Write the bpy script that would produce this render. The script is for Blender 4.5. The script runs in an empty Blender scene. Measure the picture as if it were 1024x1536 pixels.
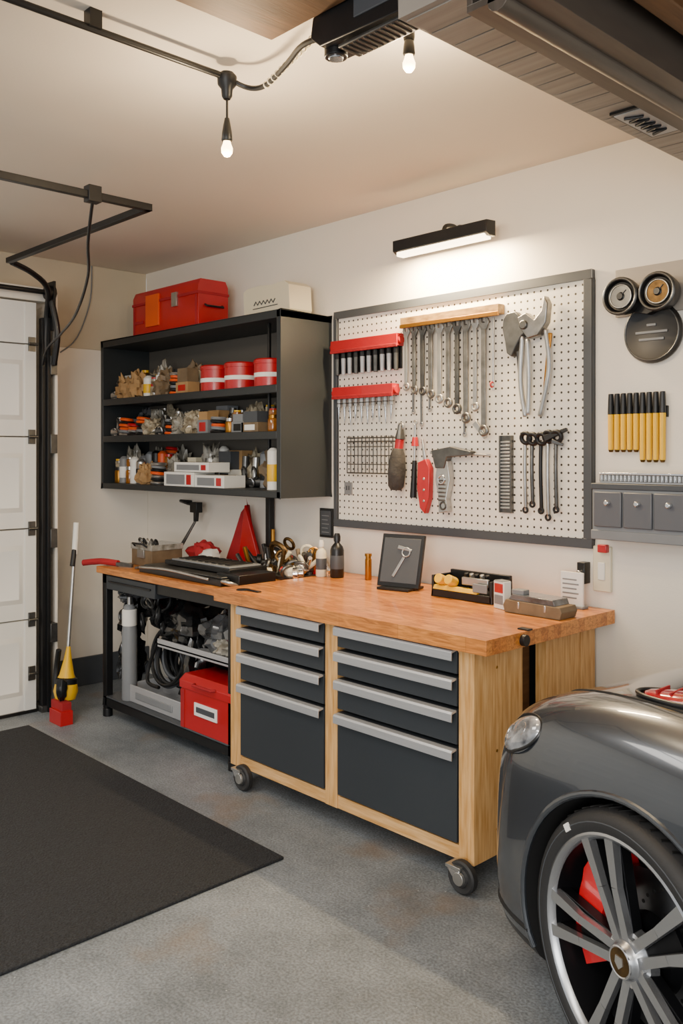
import bpy, bmesh, math, random
from mathutils import Vector, Matrix, noise
from mathutils.bvhtree import BVHTree
random.seed(7)
pi=math.pi
# ------------------------------------------------------------------ materials
def lin(h):
    h=h.lstrip('#'); o=[]
    for i in (0,2,4):
        c=int(h[i:i+2],16)/255
        o.append(c/12.92 if c<=0.04045 else ((c+0.055)/1.055)**2.4)
    return (*o,1)
def M(name,col,r=.5,m=0.,coat=0,var=0.,vs=6,bump=0.,bs=60,st=(1,1,1),emit=0,trans=0,col2=None):
    mt=bpy.data.materials.new(name); mt.use_nodes=True
    nt=mt.node_tree; b=nt.nodes['Principled BSDF']; c=lin(col)
    b.inputs['Base Color'].default_value=c; b.inputs['Roughness'].default_value=r; b.inputs['Metallic'].default_value=m
    b.inputs['Coat Weight'].default_value=coat; b.inputs['Coat Roughness'].default_value=.05
    if trans: b.inputs['Transmission Weight'].default_value=trans
    if emit: b.inputs['Emission Color'].default_value=c; b.inputs['Emission Strength'].default_value=emit
    if var or bump:
        tc=nt.nodes.new('ShaderNodeTexCoord'); mp=nt.nodes.new('ShaderNodeMapping'); mp.inputs['Scale'].default_value=st
        nt.links.new(tc.outputs['Object'],mp.inputs['Vector'])
    if var:
        n=nt.nodes.new('ShaderNodeTexNoise'); n.inputs['Scale'].default_value=vs; n.inputs['Detail'].default_value=6
        nt.links.new(mp.outputs[0],n.inputs['Vector'])
        rp=nt.nodes.new('ShaderNodeValToRGB'); rp.color_ramp.elements[0].position=.3; rp.color_ramp.elements[1].position=.7
        c2=lin(col2) if col2 else tuple(x*(1-var) for x in c[:3])+(1,)
        rp.color_ramp.elements[0].color=c2; rp.color_ramp.elements[1].color=c
        nt.links.new(n.outputs['Fac'],rp.inputs[0]); nt.links.new(rp.outputs[0],b.inputs['Base Color'])
    if bump:
        n=nt.nodes.new('ShaderNodeTexNoise'); n.inputs['Scale'].default_value=bs; n.inputs['Detail'].default_value=4
        nt.links.new(mp.outputs[0],n.inputs['Vector'])
        bp=nt.nodes.new('ShaderNodeBump'); bp.inputs['Strength'].default_value=bump; bp.inputs['Distance'].default_value=.01
        nt.links.new(n.outputs['Fac'],bp.inputs['Height']); nt.links.new(bp.outputs[0],b.inputs['Normal'])
    return mt
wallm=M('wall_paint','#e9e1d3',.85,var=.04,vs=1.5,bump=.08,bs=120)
wallu=M('upper_wall_beige','#c8bba2',.85,var=.05,vs=1.5,bump=.08,bs=120)  # darker beige for the left wall above the ledge
ceilm=M('ceiling_paint','#e0d6c7',.9,var=.05,vs=1,bump=.05,bs=90)
black=M('black_metal','#17181a',.42,.2,var=.25,vs=20)
blackp=M('black_plastic','#101011',.35)
cabm=M('cabinet_charcoal','#2c3032',.45,.1,var=.12,vs=3)
cabin=M('cabinet_interior','#55524c',.6)
drawm=M('drawer_charcoal','#31363b',.5,.1,var=.1,vs=2,bump=.03,bs=200)
rubber=M('tyre_rubber','#232324',.6,bump=.1,bs=150)
steel=M('steel','#c2c1bd',.3,.85,var=.25,vs=15)
alum=M('brushed_aluminium','#b9bbbe',.4,.45,var=.1,vs=6,st=(1,1,30))
dsteel=M('dark_steel','#6e6e6c',.35,.85,var=.4,vs=20)
chrome=M('chrome','#dadada',.14,.95)
red=M('red_paint','#b5121b',.35,coat=.3,var=.15,vs=5)
redc=M('red_cloth','#a3171f',.8,var=.25,vs=10,bump=.2,bs=80)
orange=M('orange_plastic','#d8541e',.45)
yellow=M('yellow_plastic','#e8b50c',.4,var=.1)
whitep=M('white_plastic','#e4e2da',.5,var=.05)
cream=M('cream_plastic','#dcd3b8',.5)
greyp=M('grey_plastic','#7b7e81',.5,var=.1)
dgrey=M('dark_grey_plastic','#45494e',.5,var=.1)
brass=M('brass','#a9772f',.35,.9,var=.2)
dbrass=M('aged_brass','#6f5530',.4,.8,var=.6,vs=40)
amber=M('amber_glass','#9a5d18',.15,coat=.6,var=.5,vs=25)
glass=M('jar_glass','#b1a890',.08,coat=.6,var=.6,vs=30,col2='#5b4a34')
bagm=M('clear_bag','#b5b2a8',.15,coat=.8,var=.7,vs=16,col2='#57503f',bump=.6,bs=18)
bagd=M('grey_bag','#6e7072',.18,coat=.7,var=.7,vs=10,col2='#1b1c1d',bump=.7,bs=16)
bagblk=M('black_bag','#141516',.22,coat=.5,bump=.6,bs=15)
brownm=M('brown_box','#7b674d',.6,var=.4,vs=12)
tanm=M('tan_cardboard','#b08a5a',.7,var=.3,vs=10)
pinez=M('pine_vertical','#dfb277',.5,var=.25,vs=9,st=(9,9,.7),col2='#b98442',bump=.05,bs=30)
pinex=M('pine_horizontal','#e0b57d',.5,var=.25,vs=9,st=(.7,9,9),col2='#bc8949',bump=.05,bs=30)
dwood=M('dark_wood','#7d5734',.6,var=.45,vs=6,st=(6,.5,6),bump=.1,bs=30)
woodrack=M('rack_wood','#b08c54',.5,var=.5,vs=16,st=(1,3,3),col2='#6b5130')
doorm=M('door_white','#dddcd6',.55,var=.03,vs=2)
carp=M('car_paint','#4e535a',.25,.7,coat=1.,var=.03)
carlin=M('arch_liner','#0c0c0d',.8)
glassd=M('tinted_glass','#0c0f12',.04,coat=1)
lens=M('clear_lens','#c9ccd0',.06,.3,coat=1,var=.6,vs=18,col2='#4b4d52')
redlens=M('red_lens','#c01a22',.12,coat=1,var=.5,vs=25)
rimm=M('rim_silver','#adafb2',.27,.85)
rimd=M('rim_dark','#26272a',.35,.8)
disc=M('brake_disc','#77787a',.35,1,var=.3,vs=20)
caliper=M('caliper_red','#d0101a',.3,coat=.6)
bulbm=M('bulb_glow','#ffd9a0',.3,emit=14)
ledm=M('led_strip','#ffe6bd',.3,emit=9)
lime=M('label_white','#e8e6e0',.6)
dark=M('near_black','#060606',.6)
slat=M('slatted_steel','#a39b90',.5,.25,var=.3,vs=5,st=(.6,9,1))
slatd=M('weathered_steel','#6b6259',.4,.5,var=.4,vs=4,st=(8,.6,2))

def special_floor():
    mt=M('concrete_floor','#83868a',.5,bump=.2,bs=120); nt=mt.node_tree; b=nt.nodes['Principled BSDF']
    tc=nt.nodes.new('ShaderNodeTexCoord')
    n1=nt.nodes.new('ShaderNodeTexNoise'); n1.inputs['Scale'].default_value=1.7; n1.inputs['Detail'].default_value=13; n1.inputs['Roughness'].default_value=.74
    r1=nt.nodes.new('ShaderNodeValToRGB'); r1.color_ramp.elements[0].position=.34; r1.color_ramp.elements[1].position=.66
    r1.color_ramp.elements[0].color=lin('#5f666c'); r1.color_ramp.elements[1].color=lin('#8d949a')
    n2=nt.nodes.new('ShaderNodeTexNoise'); n2.inputs['Scale'].default_value=110; n2.inputs['Detail'].default_value=4
    r2=nt.nodes.new('ShaderNodeValToRGB'); r2.color_ramp.elements[0].position=.36; r2.color_ramp.elements[1].position=.64
    r2.color_ramp.elements[0].color=(.64,.64,.64,1); r2.color_ramp.elements[1].color=(1.17,1.17,1.17,1)
    mx=nt.nodes.new('ShaderNodeMix'); mx.data_type='RGBA'; mx.blend_type='MULTIPLY'; mx.inputs['Factor'].default_value=1
    n3=nt.nodes.new('ShaderNodeTexNoise'); n3.inputs['Scale'].default_value=2.6; n3.inputs['Detail'].default_value=8
    r3=nt.nodes.new('ShaderNodeValToRGB'); r3.color_ramp.elements[0].position=.57; r3.color_ramp.elements[1].position=.8
    r3.color_ramp.elements[0].color=(0,0,0,1); r3.color_ramp.elements[1].color=(.8,.8,.8,1)
    mx2=nt.nodes.new('ShaderNodeMix'); mx2.data_type='RGBA'; mx2.inputs[7].default_value=lin('#7b644a')
    v=nt.nodes.new('ShaderNodeTexVoronoi'); v.inputs['Scale'].default_value=20
    r4=nt.nodes.new('ShaderNodeValToRGB'); r4.color_ramp.elements[0].position=.03; r4.color_ramp.elements[1].position=.06
    r4.color_ramp.elements[0].color=(.8,.8,.8,1); r4.color_ramp.elements[1].color=(0,0,0,1)
    mx3=nt.nodes.new('ShaderNodeMix'); mx3.data_type='RGBA'; mx3.inputs[7].default_value=lin('#c9cac8')
    L=nt.links.new
    for n in (n1,n2,n3,v): L(tc.outputs['Object'],n.inputs['Vector'])
    L(n1.outputs['Fac'],r1.inputs[0]); L(n2.outputs['Fac'],r2.inputs[0]); L(n3.outputs['Fac'],r3.inputs[0]); L(v.outputs['Distance'],r4.inputs[0])
    L(r1.outputs[0],mx.inputs[6]); L(r2.outputs[0],mx.inputs[7]); L(mx.outputs[2],mx2.inputs[6]); L(r3.outputs[0],mx2.inputs['Factor'])
    L(mx2.outputs[2],mx3.inputs[6]); L(r4.outputs[0],mx3.inputs['Factor']); L(mx3.outputs[2],b.inputs['Base Color'])
    return mt
floorm=special_floor()
def butcher():
    mt=M('butcher_block','#c8813f',.36,coat=.15); nt=mt.node_tree; b=nt.nodes['Principled BSDF']; L=nt.links.new
    tc=nt.nodes.new('ShaderNodeTexCoord')
    br=nt.nodes.new('ShaderNodeTexBrick'); br.inputs['Scale'].default_value=1; br.inputs['Brick Width'].default_value=.34; br.inputs['Row Height'].default_value=.045
    br.inputs['Mortar Size'].default_value=.0006; br.inputs['Color1'].default_value=lin('#d98f44'); br.inputs['Color2'].default_value=lin('#bd7230'); br.inputs['Mortar'].default_value=lin('#8f5524')
    mp=nt.nodes.new('ShaderNodeMapping'); mp.inputs['Scale'].default_value=(1.5,9,14)
    n=nt.nodes.new('ShaderNodeTexNoise'); n.inputs['Scale'].default_value=5; n.inputs['Detail'].default_value=9; n.inputs['Distortion'].default_value=1.2
    rp=nt.nodes.new('ShaderNodeValToRGB'); rp.color_ramp.elements[0].position=.32; rp.color_ramp.elements[1].position=.66
    rp.color_ramp.elements[0].color=(.56,.48,.4,1); rp.color_ramp.elements[1].color=(1.12,1.1,1.08,1)
    mx=nt.nodes.new('ShaderNodeMix'); mx.data_type='RGBA'; mx.blend_type='MULTIPLY'; mx.inputs['Factor'].default_value=1
    L(tc.outputs['Object'],br.inputs['Vector']); L(tc.outputs['Object'],mp.inputs[0]); L(mp.outputs[0],n.inputs['Vector']); L(n.outputs['Fac'],rp.inputs[0])
    L(br.outputs['Color'],mx.inputs[6]); L(rp.outputs[0],mx.inputs[7]); L(mx.outputs[2],b.inputs['Base Color'])
    return mt
butch=butcher()
def pegmat():
    mt=M('pegboard_panel','#e6e1d6',.6); nt=mt.node_tree; b=nt.nodes['Principled BSDF']; L=nt.links.new
    tc=nt.nodes.new('ShaderNodeTexCoord'); sp=nt.nodes.new('ShaderNodeSeparateXYZ'); L(tc.outputs['Object'],sp.inputs[0])
    outs=[]
    for k in ('X','Z'):
        a=nt.nodes.new('ShaderNodeMath'); a.operation='MULTIPLY'; a.inputs[1].default_value=1/.0365; L(sp.outputs[k],a.inputs[0])
        f=nt.nodes.new('ShaderNodeMath'); f.operation='FRACT'; L(a.outputs[0],f.inputs[0])
        s=nt.nodes.new('ShaderNodeMath'); s.operation='SUBTRACT'; s.inputs[1].default_value=.5; L(f.outputs[0],s.inputs[0])
        p=nt.nodes.new('ShaderNodeMath'); p.operation='POWER'; p.inputs[1].default_value=2; L(s.outputs[0],p.inputs[0]); outs.append(p)
    ad=nt.nodes.new('ShaderNodeMath'); ad.operation='ADD'; L(outs[0].outputs[0],ad.inputs[0]); L(outs[1].outputs[0],ad.inputs[1])
    lt=nt.nodes.new('ShaderNodeMath'); lt.operation='LESS_THAN'; lt.inputs[1].default_value=.023; L(ad.outputs[0],lt.inputs[0])
    mx=nt.nodes.new('ShaderNodeMix'); mx.data_type='RGBA'; mx.inputs[6].default_value=lin('#e9e3d6'); mx.inputs[7].default_value=lin('#38332a')
    L(lt.outputs[0],mx.inputs['Factor']); L(mx.outputs[2],b.inputs['Base Color'])
    return mt
pegm=pegmat()
floormat=M('rubber_mat','#292c31',.92,bump=1.,bs=110,var=.8,vs=140)

# ------------------------------------------------------------------ builder
class G:
    def __init__(s,name): s.n=name; s.bm=bmesh.new(); s.mats=[]; s.T=Matrix()
    def mi(s,m):
        if m not in s.mats: s.mats.append(m)
        return s.mats.index(m)
    def add(s,vs,fs,m):
        i=s.mi(m); v=[s.bm.verts.new(s.T@Vector(p)) for p in vs]
        for f in fs:
            try: q=s.bm.faces.new([v[k] for k in f]); q.material_index=i
            except ValueError: pass
    def box(s,x0,x1,y0,y1,z0,z1,m):
        s.add([(x0,y0,z0),(x1,y0,z0),(x1,y1,z0),(x0,y1,z0),(x0,y0,z1),(x1,y0,z1),(x1,y1,z1),(x0,y1,z1)],
              [(0,3,2,1),(4,5,6,7),(0,1,5,4),(1,2,6,5),(2,3,7,6),(3,0,4,7)],m)
    def bar(s,p0,p1,w0,w1,d,m,up=(0,-1,0),d1=None):
        p0=Vector(p0);p1=Vector(p1);D=(p1-p0).normalized();U=Vector(up)
        sd=D.cross(U).normalized();U=sd.cross(D).normalized(); d1=d if d1 is None else d1
        vs=[]
        for p,w,dd in((p0,w0,d),(p1,w1,d1)):
            for a,b in((-1,-1),(1,-1),(1,1),(-1,1)): vs.append(p+sd*a*w/2+U*b*dd/2)
        s.add(vs,[(0,1,2,3),(7,6,5,4),(0,4,5,1),(1,5,6,2),(2,6,7,3),(3,7,4,0)],m)
    def frame(s,D):
        D=D.normalized(); a=Vector((0,0,1)) if abs(D.z)<.9 else Vector((1,0,0))
        u=D.cross(a).normalized(); return u,D.cross(u).normalized()
    def lathe(s,prof,o,ax,m,seg=24,closed=False):
        o=Vector(o);ax=Vector(ax).normalized();u,v=s.frame(ax); vs=[];n=len(prof)
        for r,h in prof:
            for k in range(seg):
                a=2*pi*k/seg; vs.append(o+ax*h+(u*math.cos(a)+v*math.sin(a))*max(r,1e-5))
        fs=[]
        for i in range(n if closed else n-1):
            j=(i+1)%n
            for k in range(seg): fs.append((i*seg+k,i*seg+(k+1)%seg,j*seg+(k+1)%seg,j*seg+k))
        if not closed: fs.append(tuple(range(seg))[::-1]); fs.append(tuple((n-1)*seg+k for k in range(seg)))
        s.add(vs,fs,m)
    def cyl(s,p0,p1,r,m,r1=None,seg=16):
        p0=Vector(p0);p1=Vector(p1); s.lathe([(r,0),(r if r1 is None else r1,(p1-p0).length)],p0,p1-p0,m,seg)
    def tube(s,pts,r,m,seg=8,closed=False,smooth=0):
        P=[Vector(p) for p in pts]
        if smooth:
            Q=[];n=len(P)
            rng=range(n) if closed else range(n-1)
            for i in rng:
                a=P[(i-1)%n] if closed or i>0 else P[0]; b=P[i]; c=P[(i+1)%n]; d=P[(i+2)%n] if closed or i+2<n else P[-1]
                for k in range(smooth):
                    t=k/smooth; Q.append(.5*((2*b)+(c-a)*t+(2*a-5*b+4*c-d)*t*t+(-a+3*b-3*c+d)*t**3))
            if not closed: Q.append(P[-1])
            P=Q
        n=len(P); vs=[]; U=None
        for i in range(n):
            if closed: D=P[(i+1)%n]-P[i-1]
            else: D=P[min(i+1,n-1)]-P[max(i-1,0)]
            D.normalize()
            if U is None: U,_=s.frame(D)
            U=(U-D*U.dot(D)).normalized(); V=D.cross(U)
            for k in range(seg):
                a=2*pi*k/seg; vs.append(P[i]+(U*math.cos(a)+V*math.sin(a))*r)
        fs=[]
        for i in range(n if closed else n-1):
            j=(i+1)%n
            for k in range(seg): fs.append((i*seg+k,i*seg+(k+1)%seg,j*seg+(k+1)%seg,j*seg+k))
        if not closed: fs.append(tuple(range(seg))[::-1]); fs.append(tuple((n-1)*seg+k for k in range(seg)))
        s.add(vs,fs,m)
    def torus(s,c,ax,R,r,m,n=28,seg=8):
        c=Vector(c);u,v=s.frame(Vector(ax)); s.tube([c+(u*math.cos(2*pi*k/n)+v*math.sin(2*pi*k/n))*R for k in range(n)],r,m,seg,True)
    def prism(s,pts,ax,a0,a1,m):
        n=len(pts)
        f={'y':lambda p,a:(p[0],a,p[1]),'x':lambda p,a:(a,p[0],p[1]),'z':lambda p,a:(p[0],p[1],a)}[ax]
        vs=[f(p,a0) for p in pts]+[f(p,a1) for p in pts]
        s.add(vs,[tuple(range(n)),tuple(range(2*n-1,n-1,-1))]+[(k,(k+1)%n,n+(k+1)%n,n+k) for k in range(n)],m)
    def blob(s,c,R,m,amp=0.,fr=2.,seg=16,rings=10,flat=None):
        c=Vector(c);vs=[];off=Vector((random.random()*50,)*3)
        for i in range(rings+1):
            th=pi*i/rings
            for k in range(seg):
                a=2*pi*k/seg; d=Vector((math.sin(th)*math.cos(a),math.sin(th)*math.sin(a),math.cos(th)))
                q=1+amp*noise.noise(d*fr+off); p=Vector((d.x*R[0],d.y*R[1],d.z*R[2]))*q
                if flat is not None: p.z=max(p.z,flat)
                vs.append(c+p)
        fs=[]
        for i in range(rings):
            for k in range(seg): fs.append((i*seg+k,i*seg+(k+1)%seg,(i+1)*seg+(k+1)%seg,(i+1)*seg+k))
        s.add(vs,fs,m)
    def done(s,bevel=0,ang=35,seg=2,merge=True):
        if merge: bmesh.ops.remove_doubles(s.bm,verts=s.bm.verts,dist=2e-5)
        bmesh.ops.recalc_face_normals(s.bm,faces=s.bm.faces)
        me=bpy.data.meshes.new(s.n); s.bm.to_mesh(me); s.bm.free()
        for m in s.mats: me.materials.append(m)
        me.polygons.foreach_set('use_smooth',[True]*len(me.polygons))
        me.set_sharp_from_angle(angle=math.radians(ang))
        ob=bpy.data.objects.new(s.n,me); bpy.context.collection.objects.link(ob)
        if bevel:
            b=ob.modifiers.new('bevel','BEVEL'); b.width=bevel; b.segments=seg; b.limit_method='ANGLE'; b.angle_limit=math.radians(40)
        return ob
S=.946; H=1.64
def wx(x): return x*S
def wz(z): return H+(z-H)*S
WY=3.5; CEIL=2.985; LX=-5.8

# ------------------------------------------------------------------ room
g=G('floor'); g.box(-6,3.2,-4,3.6,-.1,0,floorm); g.done()
g=G('ceiling'); g.box(-6,3.2,-4,3.6,CEIL,CEIL+.1,ceilm); g.done()
g=G('wall_back'); g.box(-5.8,3.2,WY,WY+.1,0,CEIL,wallm); g.done()
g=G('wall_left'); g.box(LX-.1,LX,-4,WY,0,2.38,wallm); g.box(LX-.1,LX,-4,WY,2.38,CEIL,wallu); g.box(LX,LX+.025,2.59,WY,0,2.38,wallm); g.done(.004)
g=G('trim_1'); g.box(LX,-5.40,2.57,2.59,0,2.66,wallm); g.box(LX,-5.345,2.562,2.58,0,2.66,wallm); g.box(-5.47,-5.40,-4,2.562,2.61,2.70,wallm); g.done(.004)
g=G('baseboard_left'); g.box(LX+.025,LX+.045,2.59,WY,0,.2,dgrey); g.done(.004)
g=G('baseboard_back'); g.box(LX+.05,3.2,WY-.012,WY,0,.1,whitep); g.done(.003)

g=G('door_1'); zs=[0.012,.59,1.165,1.745,2.33,2.6]
for i in range(5):
    z0,z1=zs[i]+.004,zs[i+1]-.004
    g.box(-5.44,-5.395,-3.9,2.455,z0,z1,doorm)
    y=2.37
    while y>-3.2 and i<4:
        y0=y-.62; X=-5.395
        a=.03;b=.055;zz0=z0+.1;zz1=z1-.1
        g.add([(X,y0,zz0),(X,y,zz0),(X,y,zz1),(X,y0,zz1),(X+.014,y0+a,zz0+a),(X+.014,y-a,zz0+a),(X+.014,y-a,zz1-a),(X+.014,y0+a,zz1-a),
               (X+.003,y0+b,zz0+b),(X+.003,y-b,zz0+b),(X+.003,y-b,zz1-b),(X+.003,y0+b,zz1-b)],
              [(0,1,5,4),(1,2,6,5),(2,3,7,6),(3,0,4,7),(4,5,9,8),(5,6,10,9),(6,7,11,10),(7,4,8,11),(8,9,10,11)],doorm)
        y=y0-.12
    g.box(-5.395,-5.388,2.38,2.455,z0,z1,doorm)
for z in zs[1:5]+[.25]:
    g.box(-5.388,-5.378,2.40,2.445,z-.045,z+.045,dsteel); g.cyl((-5.366,2.395,z),(-5.366,2.455,z),.009,dsteel)
g.box(-5.45,-5.38,-3.9,2.46,0,.02,blackp)
g.done(.002)
g=G('garage_door_track')
g.box(-5.395,-5.345,2.475,2.50,0,2.5,black); g.box(-5.395,-5.32,2.50,2.52,0,2.5,black)
g.box(-5.40,-5.33,2.465,2.55,0,.04,dsteel)
for z in(.5,1.1,1.7,2.2): g.box(-5.40,-5.31,2.515,2.56,z-.06,z+.06,dsteel)
g.cyl((-5.33,-3.5,2.66),(-5.33,2.56,2.66),.016,black); g.cyl((-5.33,1.2,2.66),(-5.33,2.1,2.66),.03,black)
g.box(-5.39,-5.28,2.52,2.535,2.42,2.73,black); g.cyl((-5.33,2.49,2.66),(-5.33,2.545,2.66),.045,black)
g.tube([(-5.36,2.5,2.25),(-5.34,2.5,2.5),(-5.22,2.45,2.66),(-5.1,2.3,2.72),(-5.0,2.13,2.745)],.018,black,8,smooth=5)
g.tube([(-5.30,2.53,2.2),(-5.25,2.53,2.4),(-5.27,2.5,2.6)],.02,blackp,8,smooth=5)
g.box(-5.0,-3.47,2.095,2.125,2.735,2.765,black)
g.box(-3.50,-3.47,-3,2.125,2.735,2.765,black)
g.box(-3.51,-3.46,1.81,1.87,2.72,2.79,black); g.box(-3.505,-3.465,-1.52,-1.48,2.765,CEIL,black)
g.tube([(-3.485,1.84,2.73),(-3.7,1.93,2.60),(-3.95,2.06,2.50),(-4.35,2.2,2.38),(-4.9,2.38,2.34),(-5.2,2.44,2.29),(-5.33,2.47,2.2)],.008,black,6,smooth=6)
g.done(.002)

# ------------------------------------------------------------------ overhead
bx=-1.385; B0=1.50
g=G('steel_ceiling_beam')
g.box(bx,bx+.2,B0,WY,2.645,2.70,slat)
y=B0+.02
while y<3.42:
    g.box(bx+.008,bx+.192,y,y+.083,2.642,2.646,slat); y+=.088
g.box(bx+.2,bx+.215,B0,WY,2.60,2.75,slatd); g.box(bx+.2,bx+.36,B0,WY,2.585,2.60,slatd); g.box(bx+.345,bx+.36,B0,WY,2.6,2.75,slatd)
g.tube([(bx+.28,B0,2.588),(bx+.28,3.5,2.588)],.026,slatd,12)
g.box(bx,bx+.015,B0,WY,2.70,CEIL,slat)
g.box(bx+.03,bx+.36,B0,WY,2.75,2.78,slatd)
LY0=2.36
g.box(bx+.05,bx+.15,LY0,LY0+.26,2.634,2.643,blackp); g.box(bx+.058,bx+.142,LY0+.012,LY0+.248,2.631,2.635,alum); g.tube([(bx+.075+.05*(i%2),LY0+.04+.018*i,2.628) for i in range(11)],.005,blackp,6)
g.done(.002)
g=G('wooden_ceiling_joist'); g.box(bx+.40,bx+.46,1.3,WY,2.66,CEIL,dwood); g.box(bx+.62,bx+.68,1.3,WY,2.66,CEIL,dwood); g.box(bx+.46,bx+.62,1.3,WY,2.9,CEIL,dwood); g.done(.004)
g=G('wooden_ceiling_beam'); g.box(-2.07,-1.42,0,1.68,2.885,CEIL,dwood); g.done(.004)
g=G('garage_door_opener')
g.prism([(-1.90,2.835),(-1.86,2.80),(-1.42,2.785),(-1.42,2.92),(-1.80,2.93),(-1.89,2.89)],'y',1.685,1.80,black)
g.box(-1.78,-1.5,1.69,1.79,2.92,CEIL,black)
g.box(-1.80,-1.44,1.70,1.785,2.779,2.79,dsteel)
for i in range(16): g.box(-1.79+i*.021,-1.779+i*.021,1.705,1.78,2.776,2.79,dark)
g.cyl((-1.85,1.74,2.78),(-1.85,1.74,2.81),.034,blackp); g.cyl((-1.85,1.74,2.775),(-1.85,1.74,2.783),.022,chrome)
g.box(-1.72,-1.45,1.681,1.687,2.83,2.88,dgrey)
g.done(.005)
CX=-2.46; CZ=2.93
g=G('string_light_cable')
g.cyl((CX,-1,CZ),(CX,1.80,CZ),.011,black,seg=12)
g.tube([(CX,1.79,CZ),(CX+.04,1.86,2.90),(CX+.14,1.86,2.88),(CX+.32,1.80,2.875),(CX+.46,1.745,2.87),(-1.885,1.745,2.86)],.009,black,8,smooth=6)
for i in range(12):
    t=i/12; g.torus((CX+.14+.38*t,1.862-.115*t,2.88),(1,-.3,0),.010,.0035,cream,12,6)
for y in(.6,1.3): g.box(CX-.02,CX+.02,y-.02,y+.02,CZ,CEIL,black)
g.done()
def pendant(x,y,ztop,cord,stem=0,e=14):
    g=G('pendant_bulb_light')
    if stem: g.lathe([(.03,0),(.03,-.01),(.01,-.014),(.006,-.02),(.006,-stem-.02)],(x,y,ztop+stem+.02),(0,0,1),black,16)
    g.lathe([(.024,0),(.034,-.012),(.032,-.04),(.020,-.055),(.018,-.08),(.012,-.09)] if cord else [(.012,0),(.018,-.01),(.018,-.03),(.016,-.04)],(x,y,ztop),(0,0,1),black,20)
    z=ztop-(.09 if cord else .01)
    if cord: g.cyl((x,y,z),(x,y,z-cord),.004,black,seg=8); z-=cord
    g.lathe([(.008,0),(.012,-.02),(.017,-.05),(.019,-.075),(.016,-.08)],(x,y,z+.005),(0,0,1),black,16); z-=.073
    g.lathe([(.012,0),(.014,-.01),(.020,-.026),(.019,-.04),(.010,-.052),(0.001,-.055)],(x,y,z),(0,0,1),bulbm,16)
    g.done()
    l=bpy.data.lights.new('bulb_lamp','POINT'); l.energy=e; l.color=(1,.76,.47); l.shadow_soft_size=.03
    o=bpy.data.objects.new('bulb_lamp',l); o.location=(x,y,z-.085); bpy.context.collection.objects.link(o)
pendant(CX,1.80,CZ+.015,.07,e=26); pendant(-1.82,2.02,CEIL-.035,0,.015,20)

# ------------------------------------------------------------------ storage cabinet
CXL,CXR=-5.77,wx(-3.97); CF,CB=3.11,WY-.001; CT,CBm=wz(2.485),wz(1.375)
g=G('overhead_storage_cabinet')
g.box(CXL,CXR,CF,CB,CT-.045,CT,cabm); g.box(CXL,CXR,CF,CB,CBm,CBm+.04,cabm)
g.box(CXL,CXL+.03,CF,CB,CBm,CT,cabm); g.box(CXR-.035,CXR,CF,CB,CBm,CT,cabm)
g.box(CXL+.03,CXR-.035,CB-.012,CB,CBm+.04,CT-.045,cabin)
sh=[CBm+.04]
for z in(wz(1.765),wz(2.04)):
    g.box(CXL+.03,CXR-.035,CF+.012,CB-.012,z-.032,z,cabm); g.box(CXL+.03,CXR-.035,CF,CF+.012,z-.04,z+.006,cabm); sh.append(z)
g.box(CXR-.24,CXR-.225,CF+.10,CF+.12,CBm+.04,CT-.045,black)
g.done(.004)
def jar(g,x,y,z,r,h,m,lid):
    g.lathe([(r*.92,0),(r,.006),(r,h*.72),(r*.8,h*.82)],(x,y,z),(0,0,1),m,14); g.cyl((x,y,z+h*.8),(x,y,z+h),r*.86,lid,seg=14)
def item(g,k,x,yy,z,h):
    w=random.uniform(.08,.13)
    if k=='jar':
        r=random.uniform(.028,.036); w=2*r; hh=min(h,random.uniform(.085,.125)); jar(g,x,yy,z,r,hh,random.choice([glass,amber,amber,brass,glass,tanm]),random.choice([red,steel,black,yellow,steel,brass]))
        if h>1.35*hh: jar(g,x+.004,yy,z+hh,r*.9,min(h-hh,.09),random.choice([glass,amber,brass,whitep]),random.choice([red,steel,black,yellow]))
    elif k=='can': w=.075; m=random.choice([steel,black,yellow,whitep,greyp,red,orange]); g.lathe([(.035,0),(.036,.004),(.034,.008),(.034,h-.02),(.02,h-.005),(.012,h)],(x,yy,z),(0,0,1),m,16); g.lathe([(.0345,h*.2),(.0352,h*.21),(.0352,h*.6),(.0345,h*.61)],(x,yy,z),(0,0,1),random.choice([lime,dark,red,yellow]),16)
    elif k=='box':
        w+=.03; q=random.uniform(.4,.6); mm=[whitep,brownm,dgrey,greyp,tanm,red,cream]
        g.box(x-w/2,x+w/2,yy-.045,yy+.045,z,z+h*q,random.choice(mm)); g.box(x-w*.3,x+w*.3,yy-.047,yy-.04,z+h*.12,z+h*(q-.1),random.choice([lime,red,dark]))
        g.box(x-w*.42,x+w*.40,yy-.04,yy+.045,z+h*q+.001,z+h*.95,random.choice(mm))
    elif k=='bag': w=.14; g.blob((x,yy,z+h*.4),(w*.62,.06,h*.6),random.choice([bagm,glass,bagd,brownm,bagm,tanm]),.7,3.4,24,14,flat=-h*.4)
    elif k=='coil':
        w=.11
        for q in range(int(h/.022)): g.torus((x,yy,z+.012+.021*q),(.05,.1*(q%2),1),.046-.003*(q%3),.011,random.choice([black,greyp,orange,steel,red]),16,6)
    elif k=='part':
        w=.10; g.cyl((x-w/2,yy-.02,z+.03),(x+w/2,yy+.02,z+.035),.03,random.choice([steel,dsteel,brass])); g.cyl((x,yy,z+.05),(x,yy+.01,z+h*.9),.022,random.choice([steel,dsteel,greyp])); g.torus((x,yy-.03,z+.03),(0,1,.2),.026,.007,chrome,14,6); g.torus((x+.02,yy-.02,z+.09),(.4,1,.2),.034,.009,dsteel,14,6)
    return w
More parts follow.
